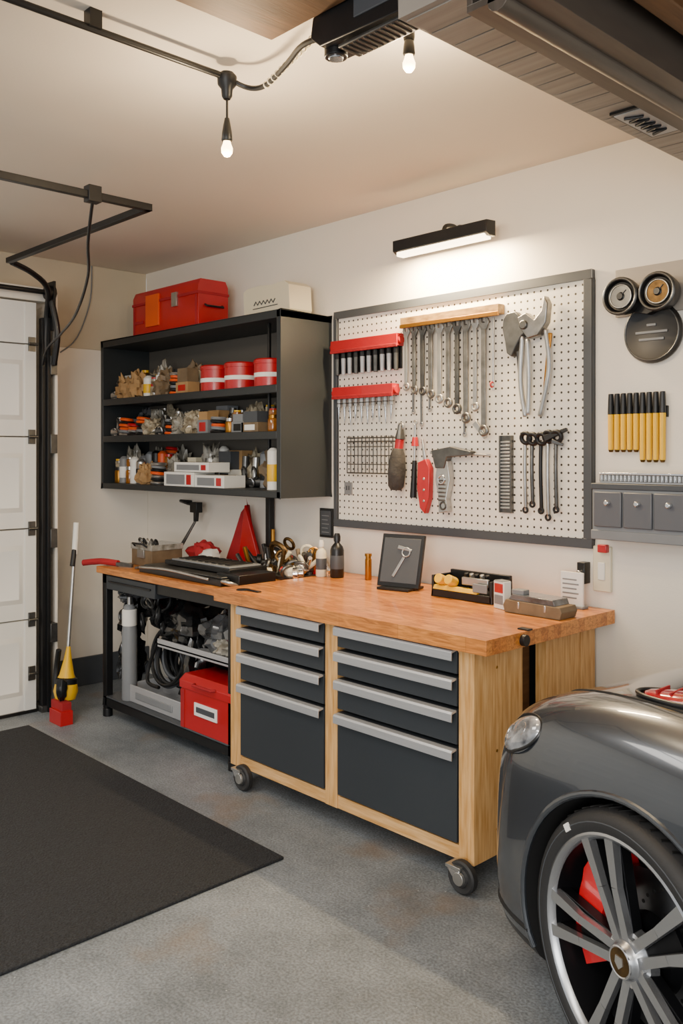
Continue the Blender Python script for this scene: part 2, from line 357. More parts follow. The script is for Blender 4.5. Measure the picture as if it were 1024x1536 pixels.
def clutter(name,x0,x1,y0,y1,z,hmax,pal):
    g=G(name)
    rows=(y1-.07,y1-.17,y0+.05) if y1-y0>.28 else ((y1-.05,y0+.05) if y1-y0>.16 else (y0+.05,))
    for ri,yy in enumerate(rows):
        x=x0+.05
        while x<x1-.05:
            h=random.uniform(.7,1.0)*hmax*(1,.92,.75)[ri if len(rows)>1 else 0]
            x+=item(g,random.choice(pal),x,yy,z,h)+.004
    return g.done(.0015)
clutter('shelf_hardware_assortment',CXL+.07,-4.66,CF+.03,CB-.02,sh[2]+.001,.245,['bag','jar','box','jar','part','bag','can','coil'])
clutter('shelf_hardware_assortment',CXL+.07,CXR-.27,CF+.03,CB-.02,sh[1]+.001,.205,['bag','part','jar','box','coil','part','bag'])
clutter('shelf_hardware_assortment',CXL+.07,-5.02,CF+.03,CB-.02,sh[0]+.001,.27,['jar','bag','part','can','coil','can','jar'])
clutter('shelf_hardware_assortment',-4.98,CXR-.28,CF+.20,CB-.02,sh[0]+.001,.26,['bag','part','box','can','jar'])
clutter('spray_can_group',CXR-.21,CXR-.06,CF+.03,CB-.10,sh[0]+.001,.27,['can','jar','can'])
clutter('spray_can_group',CXR-.21,CXR-.06,CF+.03,CB-.10,sh[1]+.001,.18,['jar','can'])
def redtin(x,r,h):
    g=G('red_storage_tin'); y=CF+.12; z=sh[2]+.001
    g.lathe([(r*.95,0),(r,.006),(r,h*.8)],(x,y,z),(0,0,1),red,28); g.lathe([(r*1.04,0),(r*1.04,.022),(r*.95,.03),(r*.5,.032)],(x,y,z+h*.78),(0,0,1),red,28)
    g.lathe([(r*1.003,.0),(r*1.008,.001),(r*1.008,.025),(r*1.003,.026)],(x,y,z+h*.34),(0,0,1),lime,28); g.done(.001)
redtin(-4.53,.095,.175); redtin(-4.27,.1,.175); redtin(-3.99,.095,.175)
z=sh[0]+.001
for(x0,x1,z0,h)in((-4.96,-4.62,z,.09),(-4.61,-4.30,z,.075),(-4.84,-4.46,z+.093,.06)):
    g=G('carton_box'); g.box(x0,x1,CF+.015,CF+.175,z0,z0+h,whitep)
    g.box(x0+.03,x1-.1,CF+.012,CF+.016,z0+.012,z0+h-.015,greyp); g.box(x1-.08,x1-.03,CF+.012,CF+.016,z0+.012,z0+h-.015,red)
    g.box(x0,x1,CF+.10,CF+.105,z0+h,z0+h+.002,brownm); g.done(.002)
g=G('red_toolbox')
x0,x1,y0,y1,z=wx(-5.70),wx(-4.87),3.15,3.38,CT
g.prism([(y0,z),(y1,z),(y1,z+.26),(y1-.02,z+.30),(y0+.02,z+.30),(y0,z+.26)],'x',x0,x1,red)
g.box(x0-.004,x1+.004,y0-.006,y1+.006,z+.205,z+.222,redc)
g.box(x0+.18,x0+.34,y0-.012,y0,z+.05,z+.26,orange); g.box(x0+.5,x0+.56,y0-.015,y0,z+.15,z+.24,steel)
g.box(x0+.03,x0+.14,y0-.006,y0,z+.08,z+.10,redc)
g.tube([(x1+.002,3.2,z+.14),(x1+.02,3.2,z+.13),(x1+.02,3.33,z+.13),(x1+.002,3.33,z+.14)],.007,black,8)
for a in(x0+.01,x1-.03): g.box(a,a+.02,y0-.004,y1+.004,z,z+.2,redc)
g.done(.006)
g=G('cream_storage_bag')
xa,xb=wx(-4.52),wx(-4.06); xm=(xa+xb)/2
g.prism([(xa+.02,CT+.001),(xb-.02,CT+.001),(xb,CT+.03),(xb-.01,CT+.17),(xb-.05,CT+.195),(xm+.05,CT+.185),(xm-.05,CT+.195),(xa+.04,CT+.19),(xa,CT+.17),(xa+.01,CT+.03)],'y',3.25,3.42,cream)
g.tube([(xm-.11+.018*i,3.248,CT+.08+.022*(i%2)) for i in range(12)],.004,dgrey,6); g.tube([(xm-.12,3.248,CT+.06),(xm+.11,3.248,CT+.065)],.003,dgrey,6)
g.done(.02,seg=4)
g=G('hanging_cable'); g.tube([(LX+.01,3.05,CEIL-.005),(LX+.012,3.04,2.75),(LX+.012,2.98,2.55),(LX+.03,2.90,2.42),(LX+.035,2.80,2.34)],.005,greyp,6,smooth=5); g.done()

# ------------------------------------------------------------------ pegboard
PX0,PX1,PZ0,PZ1=wx(-3.935)+.012,wx(-2.165),wz(1.195),wz(2.50)
BK=WY-.001
g=G('pegboard'); g.box(PX0+.03,PX1-.03,3.482,BK,PZ0+.03,PZ1-.03,pegm)
f=.042
g.box(PX0,PX1,3.470,BK,PZ1-f,PZ1,dgrey); g.box(PX0,PX1,3.470,BK,PZ0,PZ0+f,dgrey)
g.box(PX0,PX0+f*.6,3.470,BK,PZ0+f,PZ1-f,dgrey); g.box(PX1-f,PX1,3.470,BK,PZ0+f,PZ1-f,dgrey)
g.done(.002)
Y=3.481
for (xa,xb,za,zb,zt,kind) in((-3.90,-3.355,2.245,2.315,2.11,'screwdriver'),(-3.885,-3.39,1.97,2.035,1.83,'pick')):
    g=G('red_'+kind+'_rack'); xa,xb,za,zb,zt=wx(xa),wx(xb),wz(za),wz(zb),wz(zt)
    g.box(xa,xb,Y-.055,Y,za,zb,red); g.box(xa,xb,Y-.06,Y-.05,za-.006,za+.012,redc)
    for q in(xa,xb): g.cyl((q,Y-.028,(za+zb)/2-.001),(q+(.012 if q==xb else -.012),Y-.028,(za+zb)/2),.022,red)
    n=10
    for i in range(n):
        x=xa+.03+(xb-xa-.06)*i/(n-1)
        if kind=='screwdriver':
            g.cyl((x,Y-.028,za),(x,Y-.028,za-.035),.016,black,seg=10); g.cyl((x,Y-.028,za-.03),(x,Y-.028,zt),.0145,alum if i%3 else dsteel,r1=.012,seg=10); g.box(x-.022,x+.022,Y-.012,Y,zt+.01,za,black)
        else:
            g.cyl((x,Y-.028,za),(x,Y-.028,za-.05),.013,steel,seg=10); g.cyl((x,Y-.028,za-.045),(x+.004*(i%3-1),Y-.028,zt-.01*(i%3)),.010,chrome,r1=.0025,seg=8); g.torus((x,Y-.028,za-.03),(0,0,1),.014,.003,dsteel,12,6)
    g.done(.002)
def wrench(g,x,zt,zb,y,w,m):
    h=w*1.5
    g.prism([(x-w*.4,zt-h*1.3),(x-w*.95,zt-h*.5),(x-w*.8,zt),(x-w*.35,zt-.002),(x-w*.35,zt-h*.55),(x+w*.35,zt-h*.55),(x+w*.35,zt-.006),(x+w*.8,zt-.008),(x+w*.95,zt-h*.5),(x+w*.4,zt-h*1.3)],'y',y-.010,y,m)
    g.box(x-w*.40,x+w*.40,y-.012,y-.001,zb+w*1.2,zt-h*1.2,m)
    g.torus((x,y-.006,zb+w*.75),(0,1,0),w*.62,w*.30,m,16,8)
g=G('wrench_rack')
rx0,rx1,rz0,rz1=wx(-3.335),wx(-2.665),wz(2.335),wz(2.395)
g.box(rx0,rx1,Y-.05,Y,rz0+.01,rz1,woodrack); g.box(rx0,rx1,Y-.056,Y-.045,rz0,rz0+.02,brass)
ws=[(-3.305,1.99,.026),(-3.245,1.97,.026),(-3.185,1.96,.027),(-3.125,1.94,.028),(-3.065,1.91,.029),(-3.005,1.885,.030),(-2.945,1.85,.031),(-2.885,1.80,.032),(-2.825,1.86,.027),(-2.77,1.73,.033)]
wsteel=M('wrench_steel','#9b9994',.3,.9,var=.5,vs=18)
for i,(x,zb,w) in enumerate(ws):
    m=[steel,wsteel,dsteel,wsteel][i%4]; wrench(g,wx(x),rz0+.005,wz(zb),Y-.026,w,m)
    g.cyl((wx(x),Y-.05,rz0+.012),(wx(x),Y-.004,rz0+.006),.005,steel,seg=8)
for (x,z0) in((-3.275,1.87),(-3.215,1.80),(-3.155,1.88),(-2.915,1.74)): g.tube([(wx(x),Y-.014,rz0),(wx(x)+.004,Y-.014,wz(z0))],.006,dsteel,6); g.torus((wx(x)+.004,Y-.014,wz(z0)),(0,1,0),.010,.004,steel,12,6)
g.torus((wx(-2.72),Y-.03,wz(1.99)),(1,0,0),.012,.005,red,10,6); g.tube([(wx(-2.72),Y-.02,rz0),(wx(-2.72),Y-.02,wz(1.96))],.005,steel,6)
g.bar((wx(-2.83),Y-.03,wz(1.80)),(wx(-2.76),Y-.03,wz(1.72)),.03,.02,.012,steel)
g.done(.0015)
g=G('hanging_metal_shears')
def P(px,pz,dy=-.02): return (wx(px),Y+dy,wz(pz))
g.prism([(wx(a),wz(b)) for a,b in((-2.64,2.31),(-2.62,2.34),(-2.57,2.345),(-2.52,2.30),(-2.50,2.24),(-2.53,2.22),(-2.565,2.17),(-2.59,2.12),(-2.62,2.14),(-2.63,2.20),(-2.645,2.26))],'y',Y-.045,Y-.005,dsteel)
g.prism([(wx(a),wz(b)) for a,b in((-2.55,2.31),(-2.50,2.33),(-2.45,2.29),(-2.41,2.33),(-2.395,2.40),(-2.375,2.36),(-2.385,2.27),(-2.43,2.21),(-2.49,2.20),(-2.53,2.25))],'y',Y-.055,Y-.012,wsteel)
g.cyl(P(-2.51,2.27,-.065),P(-2.51,2.27,-.0),.022,dsteel)
for a in((-2.535,2.22,-2.55,2.0,-2.525,1.82),(-2.505,2.2,-2.50,2.0,-2.51,1.83),(-2.40,2.24,-2.385,2.05,-2.44,1.82)):
    g.tube([P(a[0],a[1],-.03),P(a[2],a[3],-.025),P(a[4],a[5],-.02)],.013,steel,8,smooth=6)
g.bar(P(-2.56,2.15,-.03),P(-2.545,1.88,-.02),.022,.014,.01,dsteel); g.bar(P(-2.375,2.22,-.03),P(-2.42,1.9,-.02),.022,.014,.01,brass)
g.done(.005)
g=G('wire_basket_rack'); a,b,c0,c1=wx(-3.76),wx(-3.39),wz(1.525),wz(1.73)
for z in(c0,c1,c1-.02): g.tube([(a,Y-.002,z),(a,Y-.05,z),(b,Y-.05,z),(b,Y-.002,z)],.004,dsteel,6)
for i in range(13):
    x=a+(b-a)*i/12; g.tube([(x,Y-.004,c0),(x,Y-.05,c0),(x,Y-.05,c1+.01)],.003,dsteel,6)
for q in(.25,.5,.75): g.tube([(a,Y-.05,c0*q+c1*(1-q)),(b,Y-.05,c0*q+c1*(1-q))],.003,dsteel,6)
g.done()
g=G('power_outlet'); x=wx(-3.80); z=wz(1.43); g.box(x-.03,x+.03,Y-.008,Y,z-.035,z+.035,greyp); g.box(x-.012,x-.006,Y-.010,Y-.006,z-.01,z+.015,dark); g.box(x+.006,x+.012,Y-.010,Y-.006,z-.01,z+.015,dark); g.done(.002)
g=G('heat_gun')
g.lathe([(.028,0),(.042,.02),(.048,.10),(.040,.18),(.028,.22)],P(-3.365,1.435,-.052),(.07,0,1),M('worn_grip','#45423e',.85,var=.5,vs=25,bump=.4,bs=60),16)
g.cyl(P(-3.35,1.66,-.045),P(-3.34,1.72,-.045),.024,red); g.cyl(P(-3.34,1.72,-.045),P(-3.335,1.80,-.045),.028,dsteel,r1=.012); g.torus(P(-3.335,1.79,-.045),(0,1,0),.018,.005,steel,14,6); g.done(.001)
g=G('long_screwdriver'); g.cyl(P(-3.265,1.395),P(-3.255,1.60),.018,black,r1=.012); g.cyl(P(-3.255,1.6),P(-3.25,1.80),.006,steel); g.cyl(P(-3.252,1.68),P(-3.251,1.73),.02,red,r1=.014); g.torus(P(-3.25,1.81),(0,1,0),.012,.004,steel,12,6); g.done(.001)
g=G('red_utility_knife'); g.prism([(wx(a_),wz(b_)) for a_,b_ in((-3.215,1.59),(-3.16,1.61),(-3.13,1.56),(-3.135,1.40),(-3.165,1.31),(-3.20,1.34),(-3.22,1.45))],'y',Y-.04,Y-.004,red)
for q in(1.38,1.44,1.50): g.cyl(P(-3.17,q,-.043),P(-3.17,q,-.02),.008,steel,seg=10)
g.bar(P(-3.18,1.60),P(-3.2,1.72),.02,.012,.008,steel); g.done(.006)
g=G('electric_caliper')
g.bar(P(-3.14,1.645),P(-2.74,1.63),.016,.010,.012,steel); g.prism([(wx(a_),wz(b_)) for a_,b_ in((-3.11,1.655),(-2.98,1.675),(-2.84,1.65),(-2.85,1.63),(-3.0,1.62),(-3.02,1.56),(-3.08,1.56))],'y',Y-.05,Y-.006,dsteel)
g.prism([(wx(a_),wz(b_)) for a_,b_ in((-3.07,1.60),(-3.0,1.60),(-2.985,1.50),(-3.01,1.40),(-3.0,1.33),(-3.06,1.32),(-3.065,1.42),(-3.085,1.5))],'y',Y-.045,Y-.008,steel)
g.torus(P(-3.04,1.50,-.045),(0,1,0),.02,.007,chrome,16,6); g.torus(P(-3.03,1.36,-.045),(0,1,0),.018,.006,dsteel,16,6)
for q in range(6): g.box(wx(-3.06),wx(-3.01),Y-.05,Y-.044,wz(1.385)+q*.02,wz(1.385)+q*.02+.008,dsteel)
g.done(.003)
g=G('metal_rasp'); a,b,c0,c1=wx(-2.685),wx(-2.61),wz(1.34),wz(1.73)
g.box(a,b,Y-.012,Y,c0,c1,dsteel)
for i in range(20): g.box(a+.008,b-.008,Y-.019,Y-.01,c0+.02+i*.0165,c0+.028+i*.0165,steel)
for q in(a,b-.008): g.box(q,q+.008,Y-.022,Y,c0,c1,dsteel)
g.done(.001)
g=G('hanging_spanner_set')
for i,(x,zt,zb) in enumerate(((-2.525,1.745,1.36),(-2.485,1.74,1.39),(-2.435,1.74,1.36),(-2.395,1.75,1.33),(-2.35,1.75,1.37))):
    g.tube([P(x,zt-.05,-.02),P(x+.005,(zt+zb)/2,-.03),P(x,zb,-.015)],.0095,[steel,dsteel,black][i%3],8,smooth=4)
    g.torus(P(x+.01,zt-.03,-.03),(0,1,.2),.024,.011,black,16,8); g.torus(P(x,zb,-.02),(0,1,0),.012,.006,black,12,6)
g.bar(P(-2.40,1.71,-.04),P(-2.29,1.755,-.02),.03,.014,.02,black); g.bar(P(-2.36,1.70,-.04),P(-2.31,1.68,-.02),.02,.012,.014,dsteel)
g.done(.002)

# ------------------------------------------------------------------ light bar
LXa,LXb=-3.11,-2.51; LZ=2.665; LY=3.36
g=G('light_bar')
g.prism([(LY-.035,LZ+.015),(LY-.035,LZ+.07),(LY+.035,LZ+.075),(LY+.035,LZ+.0),(LY-.01,LZ)],'x',LXa,LXb,black)
g.box(LXa+.02,LXb-.02,LY-.026,LY+.026,LZ-.012,LZ+.012,ledm)
g.tube([(-2.80,LY,LZ+.07),(-2.80,LY+.02,LZ+.10),(-2.80,LY+.08,LZ+.11),(-2.80,WY-.01,LZ+.09)],.011,black,8,smooth=4)
g.cyl((-2.80,WY-.02,LZ+.09),(-2.80,WY,LZ+.09),.035,black)
g.done(.003)
def area(name,loc,tgt,sx,sy,e,col):
    l=bpy.data.lights.new(name,'AREA'); l.shape='RECTANGLE'; l.size=sx; l.size_y=sy; l.energy=e; l.color=col
    o=bpy.data.objects.new(name,l); o.location=loc; o.rotation_euler=(Vector(tgt)-Vector(loc)).to_track_quat('-Z','Y').to_euler(); bpy.context.collection.objects.link(o); return o
area('light_bar_lamp',((LXa+LXb)/2,LY,LZ-.03),((LXa+LXb)/2,LY+.25,LZ-.9),.55,.05,58,(1,.74,.42))

# ------------------------------------------------------------------ right wall things
g=G('gauge_plaque'); W1=WY
g.box(wx(-2.05),wx(-1.66),W1-.02,W1,wz(2.26),wz(2.475),slat)
for x,z,fm in((-1.972,2.335,dsteel),(-1.80,2.335,dbrass)):
    c=(wx(x),W1-.02,wz(z)); g.lathe([(.05,0),(.07,.03),(.08,.08),(.08,.10),(.068,.105),(.06,.085),(.03,.08),(.012,.095),(0.001,.1)],c,(0,-1,0),blackp,28)
    g.lathe([(.001,0),(.040,.002),(.046,.006)],(c[0],c[1]-.084,c[2]),(0,-1,0),fm,24)
    g.torus((c[0],c[1]-.102,c[2]),(0,1,0),.073,.005,dsteel,28,6); g.torus((c[0],c[1]-.092,c[2]),(0,1,0),.048,.003,steel,28,6)
    g.cyl((c[0],c[1]-.09,c[2]),(c[0],c[1]-.1,c[2]),.014,blackp)
    g.bar((c[0],c[1]-.093,c[2]),(c[0]+.025,c[1]-.093,c[2]+.025),.006,.002,.003,dgrey)
c=(wx(-1.87),W1,wz(2.175)); g.lathe([(.125,0),(.13,.02),(.122,.035),(.110,.03),(.001,.03)],c,(0,-1,0),blackp,36); g.torus((c[0],c[1]-.034,c[2]),(0,1,0),.118,.003,dsteel,36,6)
for dz,w in((.0,.07),(-.03,.055),(.03,.02)): g.box(c[0]-w,c[0]+w,c[1]-.035,c[1]-.029,c[2]+dz-.005,c[2]+dz+.005,greyp)
g.prism([(wx(-1.95),wz(2.27)),(wx(-1.87),wz(2.25)),(wx(-1.79),wz(2.28)),(wx(-1.87),wz(2.40))],'y',W1-.07,W1-.015,black)
g.done(.002)
g=G('yellow_chisel_set')
a,b=wx(-2.087),wx(-1.805); n=9
g.box(a,b,W1-.012,W1,wz(1.80),wz(1.85),black)
for i in range(n):
    x=a+.016+(b-a-.032)*i/(n-1); zt=wz(1.912); zb=wz(1.645 if i<5 else 1.60)
    g.cyl((x,W1-.024,zt-.085),(x,W1-.024,zb+.01),.0132,yellow,r1=.012,seg=10); g.cyl((x,W1-.024,zt),(x,W1-.024,zt-.09),.011,blackp,r1=.0142,seg=10)
    g.cyl((x,W1-.024,zb+.012),(x,W1-.024,zb),.0115,dbrass,r1=.008,seg=10)
g.done(.002)
g=G('key_cabinet')
a,b,z0,z1=wx(-2.10),wx(-1.50),wz(1.26),wz(1.50); F=WY-.13
g.box(a,b,F,W1,z0,z1,greyp); g.box(a-.004,b,F-.006,W1,z1-.02,z1+.006,dgrey); g.box(a-.004,b,F-.006,W1,z0-.006,z0+.035,greyp)
n=4; w=(b-a-.03)/n
kd=M('key_cabinet_door','#5f6166',.45,.2)
for i in range(n):
    x0=a+.015+i*w; g.box(x0,x0+w-.008,F-.014,F,z0+.05,z1-.03,kd); g.cyl((x0+w*.5,F-.014,z1-.075),(x0+w*.5,F-.035,z1-.075),.012,chrome)
g.done(.004)
g=G('mesh_tray'); z=z1+.007
g.box(a+.03,b,F+.01,W1-.01,z,z+.006,alum); g.box(a+.03,b,F+.01,F+.014,z+.006,z+.04,dsteel); g.box(a+.03,a+.034,F+.014,W1-.01,z+.006,z+.04,dsteel)
for i in range(30): g.box(a+.035+i*.018,a+.043+i*.018,F+.004,F+.011,z+.008,z+.034,chrome)
g.box(a+.03,b,F+.004,F+.016,z+.036,z+.044,chrome); g.done(.001)
g=G('light_switch'); a,b,z0,z1=wx(-2.165),wx(-2.075),wz(1.0),wz(1.21)
g.box(a,b,W1-.02,W1,z0,z1,cream); g.box(a+.025,b-.025,W1-.026,W1-.018,z0+.05,z1-.07,whitep); g.box(b-.05,b-.006,W1-.045,W1-.018,z1-.025,z1+.01,red); g.done(.004)
g=G('power_plug'); g.box(wx(-2.23),wx(-2.19),W1-.05,W1,wz(1.03),wz(1.13),blackp); g.cyl((wx(-2.21),W1-.05,wz(1.08)),(wx(-2.21),W1-.07,wz(1.08)),.014,chrome); g.tube([(wx(-2.21),W1-.03,wz(1.03)),(wx(-2.21)-.01,W1-.03,1.0),(wx(-2.21)-.03,W1-.04,.975)],.005,blackp,6); g.done(.003)
g=G('framed_notice'); a=wx(-4.07); g.box(a,a+.11,W1-.012,W1,wz(1.12),wz(1.30),black); g.box(a+.012,a+.098,W1-.015,W1-.01,wz(1.135),wz(1.285),dgrey)
for i in range(5): g.box(a+.025,a+.085-.01*(i%2),W1-.018,W1-.013,wz(1.15)+i*.024,wz(1.155)+i*.024,greyp)
g.done(.001)
g=G('coat_hook'); g.tube([(-5.2,W1,1.30),(-5.2,WY-.09,1.31),(-5.05,WY-.13,1.30),(-4.98,WY-.1,1.29)],.012,black,8); g.box(-5.03,-4.95,WY-.13,WY-.08,1.24,1.31,black); g.bar((-4.98,WY-.11,1.25),(-4.985,WY-.11,1.18),.03,.02,.03,black); g.done(.005)

# ------------------------------------------------------------------ wooden workbench
FY=2.62; BX0,BX1=-3.55,-2.035; TT=.962
g=G('wooden_workbench')
g.box(-3.63,-1.945,2.575,3.485,TT-.058,TT,butch)
ZB=.10
for a,b in((BX0,-3.47),(-2.855,-2.778),(-2.108,BX1)): g.box(a,b,FY,FY+.08,ZB,TT-.058,pinez)
g.box(-3.47,-2.855,FY+.004,FY+.06,ZB,.155,pinex); g.box(-2.778,-2.108,FY+.004,FY+.06,ZB,.155,pinex)
g.box(-3.47,-2.855,FY+.004,FY+.06,.885,TT-.058,pinex); g.box(-2.778,-2.108,FY+.004,FY+.06,.885,TT-.058,pinex)
g.box(-2.075,BX1,FY+.08,FY+.20,ZB,TT-.058,pinez); g.box(-2.07,BX1-.004,FY+.204,FY+.315,ZB+.01,TT-.058,pinez)
g.box(-2.09,BX1,3.10,3.20,.01,TT-.058,pinez); g.box(-2.085,BX1-.004,3.204,3.36,.02,TT-.058,pinez); g.box(-2.09,BX1,3.364,3.475,.01,TT-.058,pinez)
g.box(-2.16,-2.12,2.94,3.10,.1,TT-.058,dwood)
g.box(BX0,BX0+.03,FY+.08,3.475,ZB,TT-.058,pinez); g.box(BX0+.03,-2.1,3.44,3.475,.1,TT-.058,dwood); g.box(BX0+.03,-2.1,FY+.08,3.44,ZB,.12,pinex)
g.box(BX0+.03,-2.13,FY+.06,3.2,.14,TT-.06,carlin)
rows=[(.80,.90),(.677,.79),(.532,.668),(.160,.522)]
for (a,b) in((-3.47,-2.855),(-2.778,-2.108)):
    for z0,z1 in rows:
        g.box(a+.006,b-.006,FY-.004,FY+.06,z0+.004,z1-.002,drawm)
        g.prism([(FY-.004,z1-.002),(FY-.030,z1-.004),(FY-.036,z1-.012),(FY-.036,z1-.042),(FY-.031,z1-.044),(FY-.030,z1-.014),(FY-.004,z1-.010)],'x',a+.010,b-.008,alum)
g.cyl((-1.945,2.80,TT-.03),(-1.925,2.80,TT-.03),.022,black); g.box(-1.99,-1.94,2.83,2.86,TT,TT+.006,black); g.cyl((-3.50,2.66,TT-.001),(-3.50,2.66,TT+.004),.035,black); g.box(-3.50,-3.38,2.655,2.68,TT,TT+.005,black)
for z in(.2,.5,.82): g.cyl((BX1,FY+.14,z),(BX1+.002,FY+.14,z),.006,brass)
def caster(g,x,y,r=.062):
    g.box(x-.035,x+.035,y-.03,y+.03,ZB-.008,ZB+.004,steel)
    for s_ in(-1,1): g.prism([(x-.035,ZB),(x+.025,ZB),(x+.042,.055),(x+.015,.045),(x-.01,.07)],'y',y+s_*.026-.002,y+s_*.026+.002,chrome)
    q=r/.05
    g.lathe([(a*q,b*1.1) for a,b in[(.012,-.02),(.026,-.018),(.030,-.012),(.044,-.016),(.05,-.010),(.05,.010),(.044,.016),(.030,.012),(.026,.018),(.012,.02)]],(x+.025,y,r),(0,1,0),rubber,28)
    g.lathe([(.001,-.032),(.024,-.031),(.027,-.02)],(x+.025,y,r),(0,1,0),steel,18)
for x,y in((-3.46,2.61),(-2.09,2.59),(-3.46,3.38),(-2.13,3.05)): caster(g,x,y)
g.done(.0025)

# ------------------------------------------------------------------ black workbench
g=G('black_workbench'); A,B,F,K=-5.02,-3.665,2.72,3.47; T2=.935
g.box(A-.03,B+.02,F-.03,K,T2-.04,T2,butch)
for x in(A,B-.045):
    for y in(F,K-.05): g.box(x,x+.045,y,y+.045,.05,T2-.04,black); g.cyl((x+.022,y+.022,0),(x+.022,y+.022,.05),.03,black)
g.box(A,B,F,F+.03,.83,T2-.04,black); g.box(A+.06,A+.62,F-.01,F+.3,.80,T2-.05,drawm); g.box(A+.1,A+.58,F-.02,F-.008,.845,.855,black)
g.box(A,B,F,F+.03,.07,.125,black); g.box(A,B,F+.0,K,.115,.13,dgrey); g.box(A,A+.03,F,K,.07,.12,black)
g.box(-4.55,B,F+.1,K,.50,.515,alum); g.box(-4.55,B,F+.1,F+.11,.49,.54,alum)
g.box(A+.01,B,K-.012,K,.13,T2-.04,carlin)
g.done(.003)
g=G('steel_parts_tray'); g.box(-4.80,-4.17,F+.05,F+.30,.131,.139,alum); g.box(-4.80,-4.17,F+.045,F+.055,.131,.235,alum); g.box(-4.80,-4.79,F+.05,F+.3,.131,.235,alum); g.box(-4.18,-4.17,F+.05,F+.3,.131,.235,alum); g.box(-4.8,-4.17,F+.29,F+.3,.131,.235,alum)
g.box(-4.70,-4.3,F+.039,F+.046,.16,.20,greyp); g.done(.004)
g=G('red_tool_case'); a,b,y0,y1,z0,z1=-4.14,-3.67,F+.0,F+.27,.131,.42
g.box(a,b,y0,y1,z0,z1-.07,red); g.prism([(y0-.008,z1-.07),(y1,z1-.07),(y1,z1-.02),(y1-.04,z1),(y0+.03,z1),(y0-.008,z1-.03)],'x',a-.008,b+.0,red)
g.box(a+.13,b-.13,y0-.006,y0,z0+.09,z0+.16,lime); g.box(a+.15,b-.15,y0-.008,y0-.004,z0+.11,z0+.14,dgrey)
g.tube([(a+.14,y0-.006,z1-.03),(a+.15,y0-.03,z1-.03),(b-.15,y0-.03,z1-.03),(b-.14,y0-.006,z1-.03)],.008,redc,8)
g.box(a-.003,a+.03,y0-.005,y0+.03,z0,z1-.08,redc); g.done(.006)
g=G('gas_cylinder'); x=-4.78;y=2.745
g.lathe([(.044,.131),(.046,.14),(.046,.55),(.042,.58),(.042,.62),(.035,.66),(.035,.70),(.02,.715)],(x-.03,y+.04,0),(0,0,1),greyp,24)
g.lathe([(.044,.585),(.045,.59),(.045,.68),(.040,.685)],(x-.03,y+.04,0),(0,0,1),whitep,24); g.cyl((x-.03,y+.04,.70),(x-.03,y+.04,.76),.012,steel); g.done(.001)
g=G('cable_coil')
for i in range(14): g.torus((-4.48+random.uniform(-.03,.03),2.86+.012*i,.42+random.uniform(-.02,.02)),(random.uniform(-.2,.2),1,random.uniform(-.3,.3)),.17-.010*(i%6),.012,[black,black,dgrey][i%3],30,8)
g.tube([(-4.60,2.85,.5),(-4.66,2.83,.35),(-4.62,2.80,.27),(-4.5,2.8,.26)],.011,black,8,smooth=6); g.done()
g=G('portable_compressor')
g.lathe([(.001,0),(.08,.01),(.12,.05),(.125,.08),(.125,.42),(.12,.45),(.08,.49),(.001,.50)],(-4.86,3.26,.27),(1,0,0),black,28)
for x in(-4.75,-4.48): g.box(x,x+.03,3.18,3.34,.131,.17,blackp)
g.box(-4.80,-4.60,3.17,3.35,.38,.47,dgrey); g.cyl((-4.70,3.26,.46),(-4.70,3.26,.60),.07,black)
for i in range(6): g.lathe([(.07,0),(.082,.002),(.082,.008),(.07,.010)],(-4.70,3.26,.47+.02*i),(0,0,1),dgrey,20)
g.tube([(-4.85,3.2,.33),(-4.85,3.14,.55),(-4.85,3.14,.66),(-4.58,3.14,.66),(-4.58,3.14,.55)],.012,black,8,smooth=4); g.cyl((-4.5,3.15,.46),(-4.5,3.12,.46),.03,steel); g.done(.003)
g=G('bagged_equipment')
for c,R,m in(((-4.94,2.88,.32),(.05,.09,.18),bagblk),((-4.67,2.98,.68),(.15,.12,.11),bagblk),((-4.94,2.89,.60),(.05,.09,.13),bagblk),((-4.28,2.92,.34),(.09,.09,.19),bagblk),((-4.93,2.85,.75),(.05,.07,.05),bagd),((-3.9,3.15,.27),(.18,.12,.13),bagblk)):
    g.blob(c,R,m,.6,2.8,24,16)
for i in range(14):
    x=-4.96+random.uniform(0,.12) if i%2 else -4.75+random.uniform(0,.3); z=random.uniform(.3,.78) if i%2 else random.uniform(.60,.76); g.torus((x,2.80+random.uniform(0,.06),z),(random.uniform(-.5,.5),1,random.uniform(-.5,.5)),random.uniform(.03,.055),.009,random.choice([dsteel,black,black,black]),18,6)
g.done()
g=G('wrapped_parts_bag')
for c,R,m in(((-4.38,2.95,.60),(.16,.13,.13),bagblk),((-4.08,2.98,.61),(.15,.12,.12),bagd),((-3.83,2.97,.62),(.14,.13,.15),bagd),((-3.95,2.92,.56),(.1,.08,.06),bagm)):
    g.blob((c[0],c[1],.516+R[2]*.8),R,m,.45,2.6,28,18,flat=-R[2]*.8)
g.blob((-4.70,2.9,.775),(.07,.05,.03),red,.4,3,14,10)
g.done()

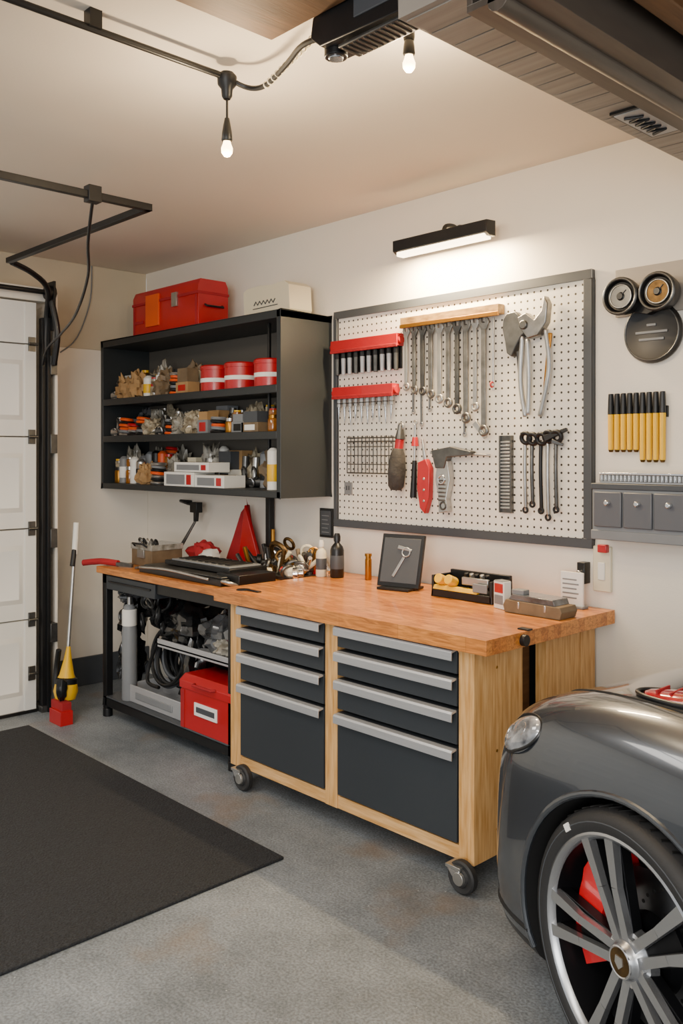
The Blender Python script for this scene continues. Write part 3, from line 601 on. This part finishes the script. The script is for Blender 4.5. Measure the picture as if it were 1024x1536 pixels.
T=T2+.001
g=G('equipment_tray')
g.box(-4.62,-3.80,2.74,3.10,T,T+.035,blackp); g.box(-4.60,-3.82,2.76,3.08,T+.035,T+.045,dsteel); g.box(-4.50,-3.86,2.84,3.10,T+.05,T+.075,black)
g.box(-4.47,-3.9,2.87,3.09,T+.07,T+.082,greyp)
for i in range(8): g.box(-4.44+.065*i,-4.40+.065*i,2.9,3.07,T+.08,T+.088,dark)
g.box(-3.92,-3.72,2.80,3.05,T,T+.06,blackp); g.tube([(-4.6,2.73,T+.03),(-4.3,2.725,T+.045),(-3.9,2.73,T+.03)],.008,steel,8,smooth=4)
g.bar((-4.75,2.8,T+.008),(-4.35,3.0,T+.05),.05,.03,.012,dsteel,up=(0,0,1)); g.torus((-3.75,2.76,T+.02),(0,.4,1),.04,.01,steel,20,8); g.done(.004)
g=G('parts_case'); g.box(-4.98,-4.74,2.9,3.12,T,T+.10,brownm); g.box(-4.985,-4.735,2.895,3.125,T+.10,T+.135,bagm); g.box(-4.9,-4.82,2.89,2.9,T+.05,T+.1,steel); g.tube([(-4.93,2.895,T+.12),(-4.92,2.87,T+.14),(-4.8,2.87,T+.14),(-4.79,2.895,T+.12)],.006,black,8)
for i in range(5): g.torus((-4.95+.045*i,2.95,T+.145),(.3*i,1,.5),.02,.007,[dsteel,black,steel][i%3],14,6)
g.done(.005)
g=G('red_pliers')
g.tube([(-5.16,2.66,T+.012),(-5.05,2.72,T+.026),(-4.92,2.77,T+.02)],.02,redc,10,smooth=5); g.tube([(-5.14,2.72,T+.012),(-5.04,2.76,T+.022),(-4.92,2.77,T+.02)],.017,red,10,smooth=5); g.bar((-4.92,2.77,T+.018),(-4.80,2.80,T+.014),.04,.015,.02,dsteel,up=(0,0,1)); g.done()
g=G('red_cloth_bundle'); g.blob((-4.68,3.24,T+.06),(.12,.08,.08),redc,.5,2.4,24,14,flat=-.06); g.blob((-4.54,3.19,T+.05),(.07,.06,.06),whitep,.3,3,14,10,flat=-.05); g.done()
g=G('red_pennant')
q=[(-4.66,T+.02),(-4.30,T+.0),(-4.31,T+.06),(-4.40,T+.24),(-4.43,T+.38),(-4.50,T+.33),(-4.58,T+.17)]
g.prism(q,'y',3.40,3.42,redc); g.prism([(-4.50,T),(-4.27,T),(-4.43,T+.38)],'y',3.375,3.40,red); g.box(-4.6,-4.3,3.35,3.43,T,T+.015,redc); g.done(.004)
g=G('bent_pry_bar'); g.bar((-4.96,3.20,T+.01),(-4.83,3.28,T+.26),.03,.015,.012,dsteel); g.bar((-4.97,3.19,T+.10),(-4.95,3.20,T),.03,.025,.03,black); g.done(.003)
g=G('engine_parts_pile')
for i in range(64):
    x=random.uniform(-4.18,-3.70); yq=random.uniform(3.14,3.42); z=T+.02+random.uniform(.0,.18)*(yq-3.05)/.37*(1-abs(x+3.93)/.5); m=random.choice([steel,dsteel,brass,chrome,brownm,red,dsteel,black,dbrass,cream])
    k=i%4; d=Vector((random.uniform(-1,1),random.uniform(-1,1),random.uniform(-.3,.6))).normalized()
    if k==0: g.lathe([(.012,0),(.035,.004),(.035,.03),(.02,.035),(.02,.06),(.008,.065)],(x,yq,z),d,m,18)
    elif k==1: g.torus((x,yq,z+.02),d,.035,.010,m,18,8)
    elif k==2: g.cyl((x,yq,T+.015),Vector((x,yq,T+.015))+Vector((d.x*.5,d.y*.3,abs(d.z)+.3)).normalized()*.15,.013,m,seg=12)
    else: g.blob((x,yq,z),(.05,.04,.035),m,.4,3,14,10)
g.box(-4.20,-3.70,3.13,3.40,T,T+.02,dsteel)
g.tube([(-4.05,3.3,T+.03),(-4.0,3.25,T+.17),(-3.9,3.25,T+.16),(-3.84,3.3,T+.03)],.015,dbrass,10,smooth=6)
g.lathe([(.02,0),(.022,.12),(.012,.17),(.012,.24)],(-4.2,3.42,T),(0,0,1),brass,16)
g.done(.001)
g=G('vertical_steel_post'); g.box(-4.30,-4.26,3.44,3.48,T,CBm-.001,black); g.done(.003)
T=TT+.001
def bottle(name,x,y,r,h,m,cap):
    g=G(name); g.lathe([(r*.9,0),(r,.006),(r,h*.62),(r*.85,h*.70),(r*.4,h*.78),(r*.4,h*.82)],(x,y,T),(0,0,1),m,22); g.lathe([(r*.5,h*.82),(r*.5,h*.93),(r*.35,h)],(x,y,T),(0,0,1),cap,18)
    g.lathe([(r*1.004,h*.2),(r*1.01,h*.205),(r*1.01,h*.5),(r*1.004,h*.505)],(x,y,T),(0,0,1),dgrey,22); g.done()
bottle('black_spray_bottle',-3.50,3.30,.038,.24,blackp,blackp); bottle('white_glue_bottle',-3.585,3.26,.030,.20,cream,whitep)
g=G('brass_tube'); g.lathe([(.017,0),(.018,.003),(.018,.11),(.015,.112),(.015,.125),(.019,.126),(.019,.14),(.001,.14)],(-3.32,3.36,T),(0,0,1),brass,20); g.done()
g=G('tablet_stand')
ax=-2.98; y0=3.22; w=.12; tl=math.radians(14)
g.T=Matrix.Translation((ax,y0,T+.012))@Matrix.Rotation(math.radians(12),4,'Z')@Matrix.Rotation(-tl,4,'X')
g.box(-w,w,0,.02,0,.265,blackp); g.box(-w+.015,w-.015,-.003,.002,.02,.245,dgrey)
g.bar((-.03,-.006,.05),(.02,-.006,.15),.016,.014,.004,steel); g.torus((.03,-.006,.175),(0,1,0),.022,.005,steel,18,6); g.bar((-.02,-.006,.2),(.06,-.006,.185),.02,.012,.004,steel)
g.T=Matrix.Translation((ax,y0,T))@Matrix.Rotation(math.radians(12),4,'Z')
g.box(-.09,.09,-.05,.11,0,.012,blackp); g.bar((0,.10,.008),(0,.068,.17),.1,.06,.008,black); g.done(.003)
g=G('tool_organizer'); a,b,y0,y1=-2.74,-2.39,3.20,3.36
g.box(a,b,y0,y1,T,T+.035,black); g.box(a,a+.012,y0,y1,T,T+.10,black); g.box(b-.012,b,y0,y1,T,T+.10,black); g.box(a,b,y1-.02,y1,T,T+.115,black)
g.prism([(y0-.004,T+.035),(y0+.02,T+.035),(y0+.03,T+.055),(y0+.006,T+.055)],'x',a+.01,b-.08,yellow)
for i in range(2): g.cyl((a+.05+.06*i,y0+.04,T+.07),(a+.05+.06*i,y0-.012,T+.09),.024,yellow,seg=16)
for i in range(5): g.cyl((a+.17+.03*i,y0+.07,T+.05),(a+.17+.03*i,y0+.05,T+.12),.011,[black,steel][i%2],seg=10)
g.box(a+.17,b-.03,y0+.015,y0+.03,T+.07,T+.105,steel); g.box(b-.10,b-.02,y0-.008,y0+.002,T+.045,T+.085,greyp); g.done(.003)
g=G('hardware_card_box'); g.T=Matrix.Translation((-2.30,3.16,T))@Matrix.Rotation(math.radians(-15),4,'Z'); g.box(-.035,.035,-.02,.02,0,.12,whitep); g.box(-.028,.028,-.023,-.018,.07,.11,red); g.box(-.028,.028,-.023,-.018,.02,.06,greyp); g.box(-.03,.03,-.022,.022,.119,.123,greyp); g.done(.002)
g=G('clear_parts_case'); g.T=Matrix.Translation((-2.11,3.16,T))
g.prism([(-.135,0),(.135,0),(.145,.03),(.135,.05),(-.13,.055),(-.145,.03)],'y',-.06,.06,brownm); g.prism([(-.12,.055),(.11,.05),(.10,.075),(-.10,.08)],'y',-.055,.055,bagd)
g.box(-.11,-.05,-.045,.0,.078,.098,greyp); g.box(.06,.07,-.063,-.058,.02,.05,steel); g.box(-.07,-.06,-.063,-.058,.02,.05,steel); g.done(.004)
g=G('label_stand'); g.box(-2.16,-2.05,3.40,3.412,T,T+.155,lime); g.box(-2.17,-2.04,3.38,3.43,T,T+.01,greyp)
for i in range(5): g.box(-2.15,-2.08+.01*(i%2),3.397,3.401,T+.04+.02*i,T+.046+.02*i,greyp)
g.done(.001)

# ------------------------------------------------------------------ mat, broom
g=G('rubber_floor_mat'); g.box(-5.12,-2.735,.35,2.285,.0,.012,floormat); g.done(.004)
g=G('floor_squeegee_broom')
g.cyl((-5.13,2.52,.10),(-5.20,2.62,1.02),.011,steel,seg=12); g.cyl((-5.20,2.62,1.0),(-5.213,2.64,1.20),.018,whitep,seg=14); g.cyl((-5.18,2.595,.93),(-5.2,2.62,1.03),.016,black)
g.lathe([(.02,.10),(.06,.12),(.075,.17),(.065,.23),(.045,.27),(.025,.36),(.012,.44)],(-5.12,2.51,0),(-.06,.1,1),yellow,20)
g.lathe([(.05,.20),(.068,.21),(.066,.245),(.04,.26)],(-5.12,2.51,0),(-.06,.1,1),black,20)
g.blob((-5.07,2.47,.20),(.035,.035,.07),black,.3,3,14,10); g.tube([(-5.17,2.5,.42),(-5.2,2.5,.3),(-5.17,2.47,.12)],.018,black,8,smooth=4)
g.box(-5.13,-4.98,2.42,2.50,0,.085,red); g.box(-5.15,-5.0,2.44,2.5,.08,.13,redc); g.done(.012,seg=3)

# ------------------------------------------------------------------ car
ph=math.radians(16)
hx=Vector((-math.cos(ph),math.sin(ph),0)); nn=Vector((math.sin(ph),math.cos(ph),0)); C=Vector((-1.12,2.03,0))+nn*.70
CM=Matrix(((hx.x,nn.x,0,C.x),(hx.y,nn.y,0,C.y),(0,0,1,0),(0,0,0,1)))
st=[(.79,.20,.28,.50,.58,.59),(.755,.40,.23,.56,.69,.70),(.69,.54,.185,.62,.765,.775),(.60,.635,.165,.67,.835,.845),(.50,.675,.155,.71,.89,.90),(.36,.695,.15,.74,.935,.96),(.18,.70,.15,.75,.965,1.005),
 (0,.70,.15,.76,.98,1.03),(-.3,.70,.15,.76,.98,1.045),(-.6,.69,.15,.76,.97,1.04),(-.9,.68,.15,.76,.96,1.0),(-1.5,.68,.15,.76,.96,.95),(-2.0,.70,.16,.78,.97,.95),(-2.4,.705,.17,.78,.97,.93),(-2.75,.68,.19,.76,.94,.89),(-2.98,.58,.24,.70,.86,.84),(-3.06,.4,.34,.66,.78,.78)]
def sec(w,zb,zs,zf,zh):
    h=[(0,zb),(w*.5,zb),(w*.88,zb+.005),(w*.985,zb+.03),(w,(zb+zs)/2),(w*.985,zs),(w*.93,zs+(zf-zs)*.62),(w*.80,zf-.004),(w*.62,zf),(w*.42,zf*.4+zh*.6-.012),(w*.2,zh-.003),(0,zh)]
    return [(-a,b) for a,b in h]+[(a,b) for a,b in h[-2:0:-1]]
g=G('car_body_tmp'); vs=[];fs=[]
for s_ in st:
    for y,z in sec(*s_[1:]): vs.append((s_[0],y,z))
n=len(sec(*st[0][1:]))
for i in range(len(st)-1):
    for k in range(n): fs.append((i*n+k,i*n+(k+1)%n,(i+1)*n+(k+1)%n,(i+1)*n+k))
fs.append(tuple(range(n))[::-1]); fs.append(tuple((len(st)-1)*n+k for k in range(n)))
g.add(vs,fs,carp); g.mi(carlin)
body=g.done()
sm=body.modifiers.new('s','SUBSURF'); sm.levels=2; sm.render_levels=2
cut=G('cutter'); cut.mi(carp); cut.mi(carlin)
for xc in(0,-2.28):
    cut.cyl((xc,-.95,.36),(xc,-.36,.36),.392,carlin,seg=64); cut.cyl((xc,.36,.36),(xc,.95,.36),.392,carlin,seg=64)
cuto=cut.done()
bo=body.modifiers.new('b','BOOLEAN'); bo.operation='DIFFERENCE'; bo.object=cuto; bo.solver='EXACT'
bpy.context.view_layer.update()
dg=bpy.context.evaluated_depsgraph_get(); me=bpy.data.meshes.new_from_object(body.evaluated_get(dg))
bpy.data.objects.remove(body); bpy.data.objects.remove(cuto)
car=bpy.data.objects.new('sports_car',None); bpy.context.collection.objects.link(car); car.matrix_world=CM
def child(o,M_=None):
    o.parent=car; o.matrix_parent_inverse=Matrix()
    if M_ is not None: o.matrix_local=M_
me.polygons.foreach_set('use_smooth',[True]*len(me.polygons)); me.set_sharp_from_angle(angle=math.radians(40))
while len(me.materials)<2: me.materials.append(carlin)
me.materials.append(blackp)
# black lower valance: the underside strip of the bumper and sills
for p in me.polygons:
    if p.material_index==0 and p.center.z<.215: p.material_index=2
b_=bpy.data.objects.new('body',me); bpy.context.collection.objects.link(b_); child(b_)
bv=BVHTree.FromPolygons([v.co.copy() for v in me.vertices],[tuple(p.vertices) for p in me.polygons])
def topz(x,y):
    h=bv.ray_cast(Vector((x,y,2)),Vector((0,0,-1))); return h[0].z if h[0] else .9
def sidey(x,z,sd):
    h=bv.ray_cast(Vector((x,sd*2,z)),Vector((0,-sd,0))); return h[0].y if h[0] and abs(h[0].y)>.45 else sd*.68
g=G('trim_details')
for sd in(-1,1):
    for xc in(0,-2.28):
        pts=[]
        for k in range(41):
            a=math.radians(-22+224*k/40); ox=xc+.400*math.cos(a); zz=.36+.400*math.sin(a)
            pts.append((ox,sidey(ox,zz,sd)-sd*.004,zz))
        g.tube(pts,.010,carp,10)
# hood seams and front intake
for sd in(1,-1):
    g.tube([(x,sd*y,topz(x,sd*y)+.0005) for x,y in((.60,.33),(.5,.40),(.38,.455),(.22,.49),(.0,.51),(-.25,.52),(-.45,.52))],.0035,carlin,6,smooth=4)
    h=[]
    for (x,y,z) in((.95,.30,.40),(.9,.46,.40),(.85,.60,.39)):
        d=Vector((0,0,z))-Vector((x,sd*y,z)); r=bv.ray_cast(Vector((x,sd*y,z)),d.normalized())
        if r[0]: h.append(r[0])
    if len(h)==3: g.tube(h,.022,blackp,10,smooth=5)
    # bumper crease line above the valance
    h=[]
    for ang in(20,30,40,50,58,64):
        a=math.radians(ang); o0=Vector((1.3*math.cos(a)+.05,sd*1.3*math.sin(a),.255)); r=bv.ray_cast(o0,(Vector((.05,0,.255))-o0).normalized())
        if r[0]: h.append(r[0])
    if len(h)>3: g.tube(h,.006,carlin,8,smooth=4)
for sd in(-1,1):
    o0=Vector((.98,sd*1.30,.87)); r=bv.ray_cast(o0,(Vector((.30,sd*.42,.775))-o0).normalized())
    p,nv=r[0],r[1]
    if nv.dot(o0-p)<0: nv=-nv
    hh=Vector((0,0,1)).cross(nv).normalized(); uu=nv.cross(hh).normalized()
    R_=Matrix((( hh.x,uu.x,nv.x,p.x),(hh.y,uu.y,nv.y,p.y),(hh.z,uu.z,nv.z,p.z),(0,0,0,1)))
    g.T=R_@Matrix.Rotation(sd*math.radians(28),4,'Z')
    g.blob((0,0,-.010),(.105,.058,.030),lens,0,1,28,14); g.tube([(.104*math.cos(a),.058*math.sin(a),.002-.014*abs(math.cos(a))) for a in [2*pi*k/32 for k in range(32)]],.005,blackp,8,True)
    g.torus((.03,0,.014),(0,0,1),.024,.004,chrome,20,6); g.torus((-.035,0,.013),(0,0,1),.020,.003,chrome,20,6)
    zt=topz(.02,sd*.42); e=topz(.12,sd*.42)-topz(-.08,sd*.42)
    g.T=Matrix.Translation((.02,sd*.42,zt-.002))@Matrix.Rotation(math.atan2(-e,.2),4,'Y')@Matrix.Rotation(sd*math.radians(4),4,'Z')
    g.blob((0,0,0),(.15,.055,.020),redlens,0,1,24,12)
    g.tube([(.17*math.cos(a),.07*math.sin(a),.001) for a in [2*pi*k/28 for k in range(28)]],.006,blackp,8,True)
    for q in range(5): g.bar((-.10+.045*q,-.04,.014),(-.08+.045*q,.04,.014),.005,.005,.012,redc,up=(0,0,1))
g.T=Matrix()
g.box(-1.9,-.45,-.70,-.66,.13,.19,blackp); g.box(-1.9,-.45,.66,.70,.13,.19,blackp)
for sd in(-1,1): g.blob((-.62,sd*.78,1.0),(.06,.09,.055),carp,0,1,16,10); g.bar((-.62,sd*.64,.93),(-.62,sd*.72,.98),.03,.03,.02,blackp)
child(g.done())
g=G('cabin_glass'); gs=[(-.45,.58,.0),(-.75,.56,.12),(-1.05,.52,.28),(-1.35,.49,.34),(-1.7,.48,.33),(-2.1,.48,.22),(-2.55,.5,.02)]
vs=[];fs=[]
for x,w,h in gs:
    for a,b in((-w-.06,0),(-w,h*.55),(-w*.86,h*.95),(-w*.4,h+.02),(w*.4,h+.02),(w*.86,h*.95),(w,h*.55),(w+.06,0)): vs.append((x,a,.95+b))
for i in range(len(gs)-1):
    for k in range(8): fs.append((i*8+k,i*8+(k+1)%8,(i+1)*8+(k+1)%8,(i+1)*8+k))
fs.append(tuple(range(8))[::-1]); fs.append(tuple((len(gs)-1)*8+k for k in range(8)))
g.add(vs,fs,glassd); o=g.done(); o.modifiers.new('s','SUBSURF').levels=2; o.modifiers['s'].render_levels=2; child(o)
def wheel(name,x,sd,steer):
    g=G(name); A_=(0,-1,0); R=.362
    prof=[(.298,.0),(.305,.008),(.325,.014),(.345,.008),(.356,-.004),(R,-.02),(R,-.055),(R-.01,-.057),(R-.01,-.067),(R,-.069),(R+.001,-.110),(R-.01,-.112),(R-.01,-.122),(R,-.124),(R+.001,-.165),(R-.01,-.167),(R-.01,-.177),(R,-.179),(R-.002,-.215),(.345,-.235),(.32,-.24),(.298,-.225)]
    g.lathe(prof,(0,0,0),A_,rubber,72,closed=True)
    for k in range(60):
        a=2*pi*k/60; u=Vector((math.cos(a),0,math.sin(a))); t=Vector((-math.sin(a),0,math.cos(a)))
        g.bar(u*(R+.0005)+Vector((0,.018,0)),u*(R+.0005)+t*.012+Vector((0,.052,0)),.006,.006,.004,dark,up=u)
        g.bar(u*(R+.0005)+Vector((0,.182,0)),u*(R+.0005)+t*.012+Vector((0,.214,0)),.006,.006,.004,dark,up=u)
    g.torus((0,-.0125,0),(0,1,0),.330,.0018,dgrey,64,6)
    a=math.radians(128); g.T=Matrix.Rotation(-(a-pi/2),4,'Y').inverted(); g.box(-.011,.011,-.0165,-.012,.320,.340,lime); g.T=Matrix()
    g.lathe([(.302,.0),(.306,.006),(.298,.010),(.290,.004),(.284,-.01),(.300,-.012)],(0,0,0),A_,rimm,64,closed=True)
    g.lathe([(.2835,-.01),(.270,-.08),(.268,-.21),(.295,-.22),(.30,-.20),(.296,-.02)],(0,0,0),A_,rimd,64,closed=True)
    g.lathe([(.27,-.20),(.06,-.20),(.06,-.19),(.268,-.19)],(0,0,0),A_,carlin,40,closed=True)
    g.lathe([(.205,-.10),(.205,-.125),(.001,-.125),(.001,-.10)],(0,0,0),A_,disc,48)
    g.lathe([(.09,-.07),(.10,-.10),(.001,-.10)],(0,0,0),A_,rimd,30)
    for k in range(40):
        a=2*pi*k/40; rr=.12+.018*(k%4); g.cyl((rr*math.cos(a),.0985,rr*math.sin(a)),(rr*math.cos(a),.102,rr*math.sin(a)),.005,dark,seg=8)
    a0,a1=math.radians(118),math.radians(212)
    if sd>0: a0,a1=pi-a0,pi-a1
    o1=[];i1=[]
    for k in range(13):
        a=pi-(a0+(a1-a0)*k/12); bump_=.010 if k in(3,4,8,9) else 0; o1.append(((.245+bump_)*math.cos(a),(.245+bump_)*math.sin(a))); i1.append((.150*math.cos(a),.150*math.sin(a)))
    g.prism(o1+i1[::-1],'y',.055,.14,caliper)
    for k in range(5):
        a=math.radians(70+72*k); u=Vector((math.cos(a),0,math.sin(a))); t=Vector((-math.sin(a),0,math.cos(a)))
        for s2 in(-1,1):
            p0=u*.04+t*s2*.017; p1=u*.290+t*s2*.050; mid=u*.17+t*s2*.030+Vector((0,.008,0))
            p0=p0+Vector((0,.018,0)); p1=p1+Vector((0,.008,0))
            g.bar(p0,mid,.026,.023,.020,rimm,up=(0,-1,0)); g.bar(mid,p1,.023,.032,.020,rimm,up=(0,-1,0),d1=.024)
            g.bar(p0+Vector((0,.022,0)),p1+Vector((0,.026,0)),.026,.034,.03,rimd)
        g.bar(u*.05+Vector((0,.034,0)),u*.20+Vector((0,.038,0)),.03,.05,.014,rimd)
        b2=a+math.radians(36); q=Vector((math.cos(b2)*.055,0,math.sin(b2)*.055)); g.cyl(q+Vector((0,.03,0)),q+Vector((0,.008,0)),.009,chrome,seg=6)
    g.lathe([(.075,-.05),(.07,-.025),(.050,-.012),(.045,.0),(.040,.008),(.001,.010)],(0,0,0),A_,rimm,36)
    g.lathe([(.034,.009),(.034,.0115),(.001,.012)],(0,0,0),A_,dbrass,24); g.torus((0,-.010,0),(0,1,0),.037,.003,chrome,24,6)
    g.prism([(-.012,.014),(.012,.014),(.014,-.004),(0,-.018),(-.014,-.004)],'y',-.015,-.011,steel)
    o=g.done(.0015)
    m=Matrix.Translation((x,sd*.70+(.012 if sd<0 else -.012),.362))@Matrix.Rotation(steer,4,'Z')
    if sd>0: m=m@Matrix.Rotation(pi,4,'Z')
    child(o,m)
wheel('wheel_front_near',0,-1,math.radians(4)); wheel('wheel_front_far',0,1,math.radians(4)); wheel('wheel_rear_near',-2.28,-1,0); wheel('wheel_rear_far',-2.28,1,0)

# ------------------------------------------------------------------ lights, world, camera
w=bpy.data.worlds.new('World'); bpy.context.scene.world=w; w.use_nodes=True
w.node_tree.nodes['Background'].inputs[0].default_value=(.93,.96,1,1); w.node_tree.nodes['Background'].inputs[1].default_value=.85
area('ceiling_fill_light',(-.3,-.8,2.93),(-.3,-.8,0),2.4,1.2,85,(1,.93,.84))  # unseen area fill added below the ceiling behind the camera, no fixture
area('ceiling_fill_light',(-3.6,.6,2.93),(-3.6,.6,0),1.6,1.0,52,(1,.92,.82))  # second added fill above the mat, out of view, no fixture
area('open_doorway_daylight',(1.5,-3.6,1.7),(-3.4,2.6,1.0),3.2,2.2,225,(1,.98,.95))
cd=bpy.data.cameras.new('Camera'); cam=bpy.data.objects.new('Camera',cd); bpy.context.collection.objects.link(cam)
cd.sensor_fit='HORIZONTAL'; cd.sensor_width=36; cd.lens=36*1321/1024; cd.shift_y=-88/1024; cd.clip_start=.05
cam.location=(0,0,H); cam.rotation_euler=(pi/2,0,math.radians(46.4))
bpy.context.scene.camera=cam
